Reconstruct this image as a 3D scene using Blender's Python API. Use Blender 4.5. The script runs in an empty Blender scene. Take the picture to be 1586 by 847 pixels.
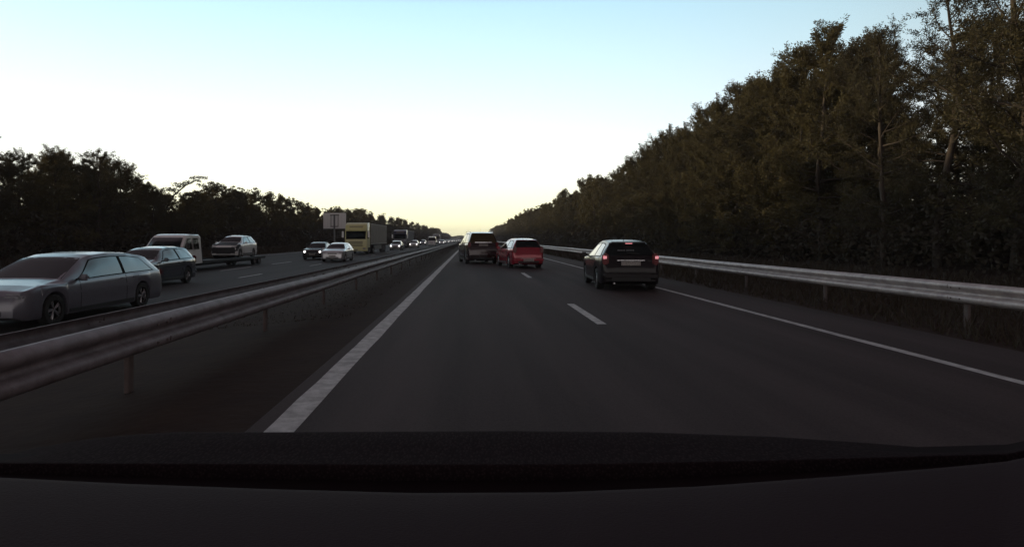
import bpy, bmesh, math, random
import numpy as np
from mathutils import Vector, Matrix

R = math.radians
PI = math.pi
SC = bpy.context.scene
COL = SC.collection

# ------------------------------------------------------------------ camera
cam = bpy.data.objects.new('dashcam', bpy.data.cameras.new('dashcam'))
COL.objects.link(cam)
cam.location = (0, 0, 1.45)
cam.rotation_euler = (R(90), 0, 0)
cam.data.sensor_width = 36
cam.data.lens = 930 / 1586 * 36
cam.data.shift_x = (793 - 728) / 1586
cam.data.shift_y = (370 - 423.5) / 1586
cam.data.clip_start = 0.05
cam.data.clip_end = 9000
SC.camera = cam

# ------------------------------------------------------------------ world, sun, exposure
SUN_EL, SUN_AZ = R(3.5), R(-62)          # azimuth from +Y, negative = left
w = bpy.data.worlds.new('World'); SC.world = w; w.use_nodes = True
nt = w.node_tree
bg = nt.nodes['Background']
sky = nt.nodes.new('ShaderNodeTexSky')
sky.sky_type = 'NISHITA'; sky.sun_disc = False
sky.sun_elevation = SUN_EL; sky.sun_rotation = SUN_AZ
sky.altitude = 0; sky.air_density = 1.0; sky.dust_density = 1.0; sky.ozone_density = 1.5
# dusk: the glow is strongest low down on the sunset side and falls off towards zenith and behind us, except the raised rear horizon
tc = nt.nodes.new('ShaderNodeTexCoord')
sep = nt.nodes.new('ShaderNodeSeparateXYZ'); nt.links.new(tc.outputs['Generated'], sep.inputs[0])
def wmath(op, a, b, c=None):
    n = nt.nodes.new('ShaderNodeMath'); n.operation = op
    for i, q in enumerate((a, b, c)):
        if q is None: continue
        if isinstance(q, (int, float)): n.inputs[i].default_value = q
        else: nt.links.new(q, n.inputs[i])
    return n.outputs[0]
rp = nt.nodes.new('ShaderNodeValToRGB')
els = [(0.0, (1.1, 1.05, 0.66)), (0.05, (1.15, 1.12, 0.78)), (0.11, (1.08, 1.10, 1.0)), (0.19, (0.88, 1.02, 1.08)), (0.28, (0.68, 0.92, 1.02)), (0.36, (0.52, 0.80, 0.95)), (0.42, (0.32, 0.46, 0.54)), (0.55, (0.20, 0.165, 0.185)), (1.0, (0.178, 0.122, 0.138))]
rp.color_ramp.elements[0].position = 0; rp.color_ramp.elements[0].color = (*els[0][1], 1)
rp.color_ramp.elements[1].position = 1; rp.color_ramp.elements[1].color = (*els[-1][1], 1)
for p_, c_ in els[1:-1]:
    e = rp.color_ramp.elements.new(p_); e.color = (*c_, 1)
nt.links.new(sep.outputs['Z'], rp.inputs['Fac'])
hdir = (math.sin(R(-32)), math.cos(R(-32)), 0)
dot = wmath('ADD', wmath('MULTIPLY', sep.outputs['X'], hdir[0]), wmath('MULTIPLY', sep.outputs['Y'], hdir[1]))
az = nt.nodes.new('ShaderNodeMapRange'); az.interpolation_type = 'SMOOTHSTEP'
nt.links.new(dot, az.inputs['Value'])
az.inputs['From Min'].default_value = -0.3; az.inputs['From Max'].default_value = 0.95
az.inputs['To Min'].default_value = 0.42; az.inputs['To Max'].default_value = 1.2
mul = nt.nodes.new('ShaderNodeVectorMath'); mul.operation = 'SCALE'
# opposite the sunset: dull mauve above a horizon brightened to light surfaces facing us
rb = nt.nodes.new('ShaderNodeValToRGB')
rb.color_ramp.elements[0].color = (3.0, 2.75, 2.65, 1); rb.color_ramp.elements[1].color = (0.22, 0.165, 0.175, 1); rb.color_ramp.elements[1].position = 0.34
nt.links.new(sep.outputs['Z'], rb.inputs['Fac'])
mr_ = nt.nodes.new('ShaderNodeMapRange'); mr_.interpolation_type = 'SMOOTHSTEP'
mr_.inputs['From Min'].default_value = -0.2; mr_.inputs['From Max'].default_value = 0.45
nt.links.new(dot, mr_.inputs['Value'])
mx_ = nt.nodes.new('ShaderNodeMix'); mx_.data_type = 'RGBA'
nt.links.new(mr_.outputs[0], mx_.inputs[0]); nt.links.new(rb.outputs['Color'], mx_.inputs[6]); nt.links.new(rp.outputs['Color'], mx_.inputs[7])
nt.links.new(mx_.outputs[2], mul.inputs[0]); nt.links.new(az.outputs[0], mul.inputs['Scale'])
sc2 = nt.nodes.new('ShaderNodeVectorMath'); sc2.operation = 'SCALE'; sc2.inputs['Scale'].default_value = 0.03
nt.links.new(sky.outputs[0], sc2.inputs[0])
ad = nt.nodes.new('ShaderNodeVectorMath'); ad.operation = 'ADD'
sc3 = nt.nodes.new('ShaderNodeVectorMath'); sc3.operation = 'SCALE'; sc3.inputs['Scale'].default_value = 8.0
nt.links.new(mul.outputs[0], sc3.inputs[0])
nt.links.new(sc3.outputs[0], ad.inputs[0]); nt.links.new(sc2.outputs[0], ad.inputs[1])
nt.links.new(ad.outputs[0], bg.inputs[0])
bg.inputs[1].default_value = 0.125
sd = bpy.data.lights.new('sun', 'SUN'); sd.energy = 3.2; sd.angle = R(0.6); sd.color = (1.0, 0.80, 0.46)
so = bpy.data.objects.new('sun', sd); COL.objects.link(so)
dvec = Vector((math.sin(SUN_AZ) * math.cos(SUN_EL), math.cos(SUN_AZ) * math.cos(SUN_EL), math.sin(SUN_EL)))
so.rotation_euler = dvec.to_track_quat('Z', 'Y').to_euler()
so.location = (-40, 30, 40)
SC.view_settings.view_transform = 'Standard'
SC.view_settings.look = 'None'
SC.view_settings.exposure = 0.0
SC.view_settings.gamma = 1.0
SC.cycles.max_bounces = 5
SC.cycles.diffuse_bounces = 2
SC.cycles.volume_bounces = 0
SC.cycles.use_denoising = True

# ------------------------------------------------------------------ materials
MATS = {}
def mat(name, col, rough=0.6, metal=0.0, coat=0.0, noise=None, bump=None, emit=None, emit_s=0.0, spec=0.5):
    """noise=(scale, amount, second colour)  bump=(scale, strength)"""
    if name in MATS: return MATS[name]
    m = bpy.data.materials.new(name); m.use_nodes = True
    t = m.node_tree; p = t.nodes['Principled BSDF']
    p.inputs['Base Color'].default_value = (*col, 1)
    p.inputs['Roughness'].default_value = rough
    p.inputs['Metallic'].default_value = metal
    p.inputs['Coat Weight'].default_value = coat
    p.inputs['Coat Roughness'].default_value = 0.05
    p.inputs['Specular IOR Level'].default_value = spec
    tc = t.nodes.new('ShaderNodeTexCoord')
    if noise:
        sc, amt, c2 = noise
        n = t.nodes.new('ShaderNodeTexNoise'); n.inputs['Scale'].default_value = sc
        n.inputs['Detail'].default_value = 6; n.inputs['Roughness'].default_value = 0.65
        t.links.new(tc.outputs['Object'], n.inputs['Vector'])
        r = t.nodes.new('ShaderNodeValToRGB')
        r.color_ramp.elements[0].position = 0.5 - amt; r.color_ramp.elements[1].position = 0.5 + amt
        r.color_ramp.elements[0].color = (*col, 1); r.color_ramp.elements[1].color = (*c2, 1)
        t.links.new(n.outputs['Fac'], r.inputs['Fac'])
        t.links.new(r.outputs['Color'], p.inputs['Base Color'])
    if bump:
        n2 = t.nodes.new('ShaderNodeTexNoise'); n2.inputs['Scale'].default_value = bump[0]
        n2.inputs['Detail'].default_value = 4
        t.links.new(tc.outputs['Object'], n2.inputs['Vector'])
        b = t.nodes.new('ShaderNodeBump'); b.inputs['Strength'].default_value = bump[1]
        b.inputs['Distance'].default_value = 0.02
        t.links.new(n2.outputs['Fac'], b.inputs['Height'])
        t.links.new(b.outputs['Normal'], p.inputs['Normal'])
    if emit:
        p.inputs['Emission Color'].default_value = (*emit, 1)
        p.inputs['Emission Strength'].default_value = emit_s
    MATS[name] = m
    return m

def asphalt(name, c1, c2, rough):
    m = bpy.data.materials.new(name); m.use_nodes = True
    t = m.node_tree; p = t.nodes['Principled BSDF']
    tc = t.nodes.new('ShaderNodeTexCoord')
    mp = t.nodes.new('ShaderNodeMapping'); mp.inputs['Scale'].default_value = (1.0, 0.06, 1)
    t.links.new(tc.outputs['Object'], mp.inputs['Vector'])
    n = t.nodes.new('ShaderNodeTexNoise'); n.inputs['Scale'].default_value = 1.1; n.inputs['Detail'].default_value = 5
    t.links.new(mp.outputs[0], n.inputs['Vector'])           # worn streaks along the road
    n2 = t.nodes.new('ShaderNodeTexNoise'); n2.inputs['Scale'].default_value = 70; n2.inputs['Detail'].default_value = 3
    t.links.new(tc.outputs['Object'], n2.inputs['Vector'])   # aggregate
    a = t.nodes.new('ShaderNodeMath'); a.operation = 'MULTIPLY_ADD'
    t.links.new(n2.outputs['Fac'], a.inputs[0]); a.inputs[1].default_value = 0.5
    t.links.new(n.outputs['Fac'], a.inputs[2])
    r = t.nodes.new('ShaderNodeValToRGB')
    r.color_ramp.elements[0].position = 0.55; r.color_ramp.elements[1].position = 0.95
    r.color_ramp.elements[0].color = (*c1, 1); r.color_ramp.elements[1].color = (*c2, 1)
    t.links.new(a.outputs[0], r.inputs['Fac']); t.links.new(r.outputs['Color'], p.inputs['Base Color'])
    b = t.nodes.new('ShaderNodeBump'); b.inputs['Strength'].default_value = 0.5; b.inputs['Distance'].default_value = 0.006
    t.links.new(n2.outputs['Fac'], b.inputs['Height']); t.links.new(b.outputs['Normal'], p.inputs['Normal'])
    p.inputs['Roughness'].default_value = rough
    p.inputs['Specular IOR Level'].default_value = 0.15
    return m

M_ASPH = asphalt('asphalt_mat', (0.036, 0.0265, 0.0275), (0.074, 0.056, 0.057), 0.9)
M_ASPH2 = asphalt('asphalt_far_mat', (0.040, 0.035, 0.038), (0.060, 0.054, 0.057), 0.85)
M_GROUND = mat('soil_grass', (0.030, 0.018, 0.016), 0.95, noise=(1.7, 0.22, (0.044, 0.028, 0.021)), bump=(9, 0.6), spec=.08)
M_PAINT = mat('road_paint', (0.58, 0.57, 0.57), 0.75, noise=(6, 0.13, (0.34, 0.33, 0.33)), bump=(60, 0.4), spec=.2)
M_GALV = mat('galvanised_steel', (0.50, 0.44, 0.43), 0.5, metal=0.35, noise=(5.0, 0.16, (0.30, 0.25, 0.25)), bump=(7, 0.35))  # right rail: lightened in colour for the sunset side it faces
M_POST = mat('post_steel', (0.13, 0.105, 0.10), 0.85, metal=0.0, spec=.1, noise=(6, 0.25, (0.09, 0.07, 0.068)))
M_TYRE = mat('tyre_rubber', (0.012, 0.012, 0.012), 0.85, bump=(40, 0.3))
M_RIM = mat('rim_alloy', (0.55, 0.55, 0.57), 0.25, metal=0.9, noise=(8, 0.3, (0.35, 0.35, 0.36)))
M_BLACK = mat('black_trim', (0.010, 0.010, 0.011), 0.6, noise=(30, 0.3, (0.016, 0.016, 0.017)))
M_SEAM = mat('seam', (0.004, 0.004, 0.004), 0.9, noise=(30, 0.3, (0.007, 0.007, 0.007)))
M_GLASS = mat('tinted_glass', (0.008, 0.009, 0.010), 0.03, coat=0.0, spec=0.18, noise=(3, 0.3, (0.014, 0.015, 0.016)))
M_GLASS.node_tree.nodes['Principled BSDF'].inputs['Specular Tint'].default_value = (.50, .78, .88, 1)
M_SIDEGLASS = mat('side_glass', (0.012, 0.016, 0.018), 0.04, coat=0.6, spec=0.8, noise=(3, 0.3, (0.018, 0.022, 0.024)))
M_PLATE = mat('plate', (0.36, 0.33, 0.31), 0.5, noise=(45, 0.10, (0.14, 0.13, 0.13)))
M_CHROME = mat('chrome', (0.6, 0.6, 0.62), 0.2, metal=1.0, noise=(10, 0.3, (0.5, 0.5, 0.52)))
M_REDL = mat('red_lens', (0.16, 0.008, 0.012), 0.15, coat=0.5, noise=(12, 0.3, (0.10, 0.006, 0.01)))
M_BRAKE = mat('brake_lit', (0.8, 0.25, 0.28), 0.3, emit=(1.0, 0.38, 0.42), emit_s=0.6)
M_CLEAR = mat('lamp_glass', (0.35, 0.36, 0.38), 0.1, coat=0.6, noise=(14, 0.3, (0.2, 0.2, 0.22)))
M_HEAD = mat('headlamp_lit', (0.9, 0.9, 0.9), 0.3, emit=(1.0, 0.96, 0.92), emit_s=2.2)

M_PILLAR = mat('pillar_black', (0.006, 0.006, 0.006), 0.8, spec=.05, noise=(30, 0.3, (0.009, 0.009, 0.009)))
def paint(name, c, flake=None, rough=0.3, metal=0.35, coat=0.8):
    c2 = tuple(max(0, x * 0.86) for x in c)
    return mat(name, c, rough, metal=metal, coat=coat, noise=(2.5, 0.3, c2))

# ------------------------------------------------------------------ mesh helpers
def link_mesh(name, verts, faces, m, parent=None, smooth=False):
    me = bpy.data.meshes.new(name)
    me.from_pydata([tuple(v) for v in verts], [], faces)
    me.update()
    if m: me.materials.append(m)
    if smooth:
        me.polygons.foreach_set('use_smooth', [True] * len(me.polygons))
    o = bpy.data.objects.new(name, me); COL.objects.link(o)
    if parent: o.parent = parent
    return o

def link_bm(name, bm, m, parent=None, smooth=False, angle=None):
    me = bpy.data.meshes.new(name)
    bmesh.ops.recalc_face_normals(bm, faces=bm.faces)
    bm.to_mesh(me); bm.free()
    if m: me.materials.append(m)
    if smooth:
        me.polygons.foreach_set('use_smooth', [True] * len(me.polygons))
        if angle: me.set_sharp_from_angle(angle=R(angle))
    o = bpy.data.objects.new(name, me); COL.objects.link(o)
    if parent: o.parent = parent
    return o

def empty(name, loc, rz=0.0):
    o = bpy.data.objects.new(name, None); COL.objects.link(o)
    o.location = loc; o.rotation_euler = (0, 0, rz); o.empty_display_size = 0.2
    return o

def tag(o, label=None, cat=None, group=None, kind=None):
    if label: o['label'] = label
    if cat: o['category'] = cat
    if group: o['group'] = group
    if kind: o['kind'] = kind
    return o

def bx(bm, c, s, bev=0.0, seg=2, rot=None):
    r = bmesh.ops.create_cube(bm, size=1.0)
    vs = r['verts']
    bmesh.ops.scale(bm, vec=s, verts=vs)
    if rot: bmesh.ops.rotate(bm, cent=(0, 0, 0), matrix=Matrix.Rotation(rot[1], 3, rot[0]), verts=vs)
    bmesh.ops.translate(bm, vec=c, verts=vs)
    if bev > 0:
        es = list({e for v in vs for e in v.link_edges})
        bmesh.ops.bevel(bm, geom=es, offset=bev, segments=seg, affect='EDGES', clamp_overlap=True)

def boxo(name, c, s, m, parent=None, bev=0.01, rot=None):
    bm = bmesh.new(); bx(bm, c, s, bev, 2, rot)
    return link_bm(name, bm, m, parent, smooth=True, angle=40)

def tube_vf(pts, rad, n=6):
    V = []; F = []
    for i, p in enumerate(pts):
        p = Vector(p)
        a = Vector(pts[max(i - 1, 0)]); b = Vector(pts[min(i + 1, len(pts) - 1)])
        d = (b - a).normalized()
        u = d.cross(Vector((0, 0, 1)))
        if u.length < 1e-3: u = Vector((1, 0, 0))
        u.normalize(); v = d.cross(u)
        for k in range(n):
            t = 2 * PI * k / n
            V.append(p + (u * math.cos(t) + v * math.sin(t)) * rad[i])
    for i in range(len(pts) - 1):
        for k in range(n):
            F.append((i * n + k, i * n + (k + 1) % n, (i + 1) * n + (k + 1) % n, (i + 1) * n + k))
    F.append(tuple(range(n))[::-1]); F.append(tuple((len(pts) - 1) * n + k for k in range(n)))
    return V, F

# ------------------------------------------------------------------ ground, roads
LZ = -0.32                                  # the far carriageway lies a little lower
def ground_z(x):
    pts = [(-400, 0.4), (-60, 0.3), (-31, 0.0), (-25, LZ), (-6.3, LZ), (-5.0, -0.24), (-2.6, 0.0), (7.2, 0.0), (9.5, -0.05), (14, -0.18), (19, 0.0), (30, 0.3), (400, 0.5)]
    for (x0, z0), (x1, z1) in zip(pts, pts[1:]):
        if x0 <= x <= x1: return z0 + (z1 - z0) * (x - x0) / (x1 - x0)
    return pts[0][1] if x < pts[0][0] else pts[-1][1]
xs = [-3500, -400, -60, -45, -31, -28, -25, -23, -15, -6.3, -5.6, -5.0, -4.2, -3.4, -2.6, -2.2, 3, 7.0, 7.2, 8, 9.5, 11, 14, 17, 19, 24, 30, 60, 400, 3500]
ys = [-200, -20, 0, 5, 10, 15, 20, 30, 40, 60, 80, 120, 200, 400, 900, 2000, 6500]
rg = random.Random(3)
V = []
for y in ys:
    for x in xs:
        z = ground_z(x)
        if (x > 9 or x < -25) and abs(x) < 100: z += rg.uniform(-0.06, 0.06)
        V.append((x, y, z))
nx = len(xs)
F = [(j * nx + i, j * nx + i + 1, (j + 1) * nx + i + 1, (j + 1) * nx + i) for j in range(len(ys) - 1) for i in range(nx - 1)]
tag(link_mesh('ground', V, F, M_GROUND, smooth=True), kind='structure')

def strip(name, x0, x1, z, m, y0=-20, y1=2600, n=700):
    V = []; F = []
    rj = random.Random(int(x0 * 77))
    for j in range(n + 1):
        y = y0 + (y1 - y0) * (j / n) ** 2.2
        V += [(x0 + rj.uniform(-.009, .006), y, z), (x1 + rj.uniform(-.006, .009), y, z)]
    for j in range(n): F.append((2 * j, 2 * j + 1, 2 * j + 3, 2 * j + 2))
    return tag(link_mesh(name, V, F, m), kind='structure')
def road_sheet(name, x0, x1, ztop, m):
    th = 0.03
    y0, y1 = -20, 2600
    V = [(x0, y0, ztop), (x1, y0, ztop), (x1, y1, ztop), (x0, y1, ztop), (x0 - .05, y0, ztop - th), (x1 + .05, y0, ztop - th), (x1 + .05, y1, ztop - th), (x0 - .05, y1, ztop - th)]
    F = [(0, 1, 2, 3), (0, 4, 5, 1), (1, 5, 6, 2), (2, 6, 7, 3), (3, 7, 4, 0)]
    return tag(link_mesh(name, V, F, m), kind='structure')
RZ = 0.02
road_sheet('road', -1.66, 7.0, RZ, M_ASPH)
road_sheet('opposite_road', -23.6, -6.2, LZ + 0.02, M_ASPH2)
LR = LZ + 0.02
# painted lines: one sheet per line, dashes each on their own
strip('left_edge_line', -1.53, -1.31, RZ + .004, M_PAINT)
strip('right_edge_line', 5.42, 5.56, RZ + .004, M_PAINT)
strip('opposite_inner_line', -6.95, -6.78, LR + .004, M_PAINT)
strip('opposite_outer_line', -22.2, -22.0, LR + .004, M_PAINT)
def dashes(name, x, z, y0, per, ln, n, wd=0.14):
    V = []; F = []
    for k in range(n):
        a = y0 + per * k
        b = len(V)
        V += [(x - wd / 2, a, z), (x + wd / 2, a, z), (x + wd / 2, a + ln, z), (x - wd / 2, a + ln, z)]
        F.append((b, b + 1, b + 2, b + 3))
    return tag(link_mesh(name, V, F, M_PAINT), kind='structure')
dashes('lane_line', 2.21, RZ + .004, 10.06, 12, 3.15, 60, 0.16)
dashes('opposite_lane_line', -10.4, LR + .004, 3, 12, 3.0, 60)
dashes('opposite_side_line', -13.7, LR + .004, 33, 8.5, 4.5, 60, 0.18)

# ------------------------------------------------------------------ evening air
def build_haze():
    bm = bmesh.new(); bx(bm, (0, 780, 11.5), (700, 1660, 29), 0)
    m = bpy.data.materials.new('haze'); m.use_nodes = True
    t = m.node_tree; t.nodes.remove(t.nodes['Principled BSDF'])
    v = t.nodes.new('ShaderNodeVolumePrincipled')
    v.inputs['Color'].default_value = (.9, .88, .9, 1); v.inputs['Density'].default_value = 0.00035
    t.links.new(v.outputs[0], t.nodes['Material Output'].inputs['Volume'])
    tag(link_bm('haze', bm, m), 'thin evening haze in the air over the motorway', 'haze', kind='stuff')
build_haze()

# ------------------------------------------------------------------ guard rails
WP = [(0.0, 0.158), (0.03, 0.155), (0.07, 0.135), (0.09, 0.12), (0.095, 0.085), (0.075, 0.06), (0.02, 0.03), (0.0, 0.015), (0.0, -0.012), (0.03, -0.025), (0.08, -0.05), (0.093, -0.07), (0.09, -0.105), (0.065, -0.13), (0.02, -0.15), (0.0, -0.155)]
def beam_mesh(x, zc, sgn, y0, y1, s=1.08):
    rr = random.Random(int(x * 100)); n = len(WP)
    yl = []; y = y0
    while y < y1:
        yl.append(y); y += 4.0 if y < 200 else 20
    V = []; F = []
    for y in yl:
        dz = rr.uniform(-.008, .008); dx = rr.uniform(-.012, .012)
        for (a, b) in WP: V.append((x + sgn * a + dx, y, zc + b * s + dz))
    for i in range(len(yl) - 1):
        for k in range(n - 1):
            F.append((i * n + k, i * n + k + 1, (i + 1) * n + k + 1, (i + 1) * n + k))
    return V, F
def make_rail(name, label, beams, px, pz, zc, m):
    root = empty(name, (px, 0, pz))
    tag(root, label, 'guard rail')
    for (x, sg) in beams:
        V, F = beam_mesh(x - px, zc - pz, sg, 0.6, 900)
        b = link_mesh('beam', V, F, m, root, smooth=True)
        md = b.modifiers.new('t', 'SOLIDIFY'); md.thickness = 0.004
        bm = bmesh.new()
        for k in range(60):                                     # lap joints with their bolts
            y = 2 + 4 * k
            for z in (0.085, -0.09):
                for dy in (-.09, .09): bx(bm, (x - px + sg * 0.094, y + dy, zc - pz + z), (0.014, 0.026, 0.026), .004, 1)
            bx(bm, (x - px + sg * 0.094, y + .16, zc - pz + .1), (0.007, .012, .055), 0); bx(bm, (x - px + sg * 0.092, y + .16, zc - pz - .088), (0.007, .012, .05), 0)
        tag(link_bm('bolts', bm, M_POST, b), kind='stuff')
    for k in range(75):
        y = 2.0 + (4.0 * k if k < 55 else 216 + (k - 54) * 12)
        bm = bmesh.new()
        top = zc - pz + 0.13
        bx(bm, (0, y, top / 2 - 0.05), (0.05, 0.10, top + 0.1), .008, 1)
        for (x, sg) in beams:
            xx = x - px
            if abs(xx) > 0.08: bx(bm, (xx * 0.5, y, zc - pz), (abs(xx) - 0.03, 0.08, 0.14), .006, 1)
        link_bm('post', bm, M_POST, root)
    return root
make_rail('guard_rail', 'grey steel double-sided guard rail along the median left of the road', [(-3.16, 1), (-3.66, -1)], -3.41, ground_z(-3.41), 0.52, mat('shaded_rail_steel', (0.23, 0.195, 0.21), 0.62, metal=0.3, noise=(5.0, 0.16, (0.13, 0.105, 0.11)), bump=(7, 0.35)))  # left rail steel darkened in colour to stand in for its dimmer light
make_rail('guard_rail', 'grey steel guard rail on the right verge before the dark trees', [(8.17, -1)], 8.28, ground_z(8.28), 0.55, M_GALV)

# ------------------------------------------------------------------ cars
def interp(tab, y):
    # tab sorted by descending y (front to rear)
    if y >= tab[0][0]: return tab[0][1]
    for (a, za), (b, zb) in zip(tab, tab[1:]):
        if b <= y <= a:
            t = (a - y) / (a - b) if a != b else 0
            return za + (zb - za) * t
    return tab[-1][1]

PROFILES = {   # top line front to rear as fractions: y of half length, z of height
 'hatch': dict(top=[(1, .40), (.985, .50), (.93, .56), (.80, .615), (.50, .685), (.20, .90), (.05, .965), (-.15, .995), (-.45, .995), (-.74, .955), (-.80, .93), (-.93, .70), (-.965, .64), (-1, .44)],
               ws=(.47, .17), rw=(-.795, -.93), belt=(.60, .665), dlo=(.36, .05, -.72)),
 'suv': dict(top=[(1, .40), (.985, .54), (.93, .60), (.80, .635), (.52, .685), (.27, .93), (.15, .975), (-.1, 1.0), (-.6, .995), (-.84, .965), (-.87, .94), (-.945, .66), (-.97, .62), (-1, .42)],
               ws=(.50, .26), rw=(-.865, -.945), belt=(.60, .63), dlo=(.36, .10, -.84)),
 'estate': dict(top=[(1, .36), (.985, .46), (.94, .52), (.80, .58), (.56, .64), (.22, .92), (.08, .975), (-.15, 1.0), (-.45, .985), (-.70, .93), (-.78, .89), (-.93, .66), (-.965, .60), (-1, .42)],
               ws=(.54, .20), rw=(-.77, -.93), belt=(.57, .64), dlo=(.40, .08, -.74)),
 'sedan': dict(top=[(1, .38), (.985, .47), (.93, .54), (.80, .60), (.44, .675), (.14, .92), (.0, .975), (-.15, 1.0), (-.35, .985), (-.48, .94), (-.74, .74), (-.80, .72), (-.96, .68), (-.985, .62), (-1, .44)],
               ws=(.42, .13), rw=(-.49, -.73), belt=(.60, .66), dlo=(.32, .02, -.56)),
 'van': dict(top=[(1, .30), (.985, .38), (.93, .44), (.82, .48), (.68, .54), (.50, .90), (.42, .95), (.30, .985), (0, 1.0), (-.8, 1.0), (-.95, .985), (-.985, .95), (-1, .5)],
               ws=(.67, .51), rw=None, belt=(.50, .52), dlo=(.58, .47, .22)),
}

def make_wheel(parent, x, y, rw, side, spokes=5, wd=0.20):
    bm = bmesh.new()
    prof = [(0.62 * rw, -wd / 2), (0.92 * rw, -wd / 2), (rw, -wd / 2 + .03), (rw, wd / 2 - .03), (0.92 * rw, wd / 2), (0.64 * rw, wd / 2), (0.62 * rw, wd / 2 - .03)]
    n = 24; rings = []
    for k in range(n):
        a = 2 * PI * k / n
        rings.append([bm.verts.new((side * b, r * math.cos(a), r * math.sin(a))) for r, b in prof])
    for k in range(n):
        A, B = rings[k], rings[(k + 1) % n]
        for i in range(len(prof) - 1): bm.faces.new((A[i], A[i + 1], B[i + 1], B[i]))
    t = link_bm('wheel', bm, M_TYRE, parent, smooth=True, angle=35)
    t.location = (x, y, rw)
    bm = bmesh.new()
    # dished disc behind, spokes in front
    xo = side * (wd / 2 - 0.05)
    cv = bm.verts.new((xo, 0, 0)); rim = []; rim2 = []
    for k in range(n):
        a = 2 * PI * k / n
        rim.append(bm.verts.new((xo - side * .02, .60 * rw * math.cos(a), .60 * rw * math.sin(a))))
        rim2.append(bm.verts.new((side * (wd / 2 - .012), .65 * rw * math.cos(a), .65 * rw * math.sin(a))))
    for k in range(n):
        bm.faces.new((rim[k], rim[(k + 1) % n], rim2[(k + 1) % n], rim2[k]))
    for k in range(spokes):
        a = 2 * PI * k / spokes
        for da in (-.13, .13):
            c = (side * (wd / 2 - .035), .31 * rw * math.cos(a + da), .31 * rw * math.sin(a + da))
            bx(bm, c, (.025, .62 * rw, .055 * rw * 2), .008, 1, ('X', a + da))
    bx(bm, (side * (wd / 2 - .03), 0, 0), (.04, .26 * rw, .26 * rw), .02, 2)
    r = link_bm('rim', bm, M_RIM, t, smooth=True, angle=35)
    return t

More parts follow.
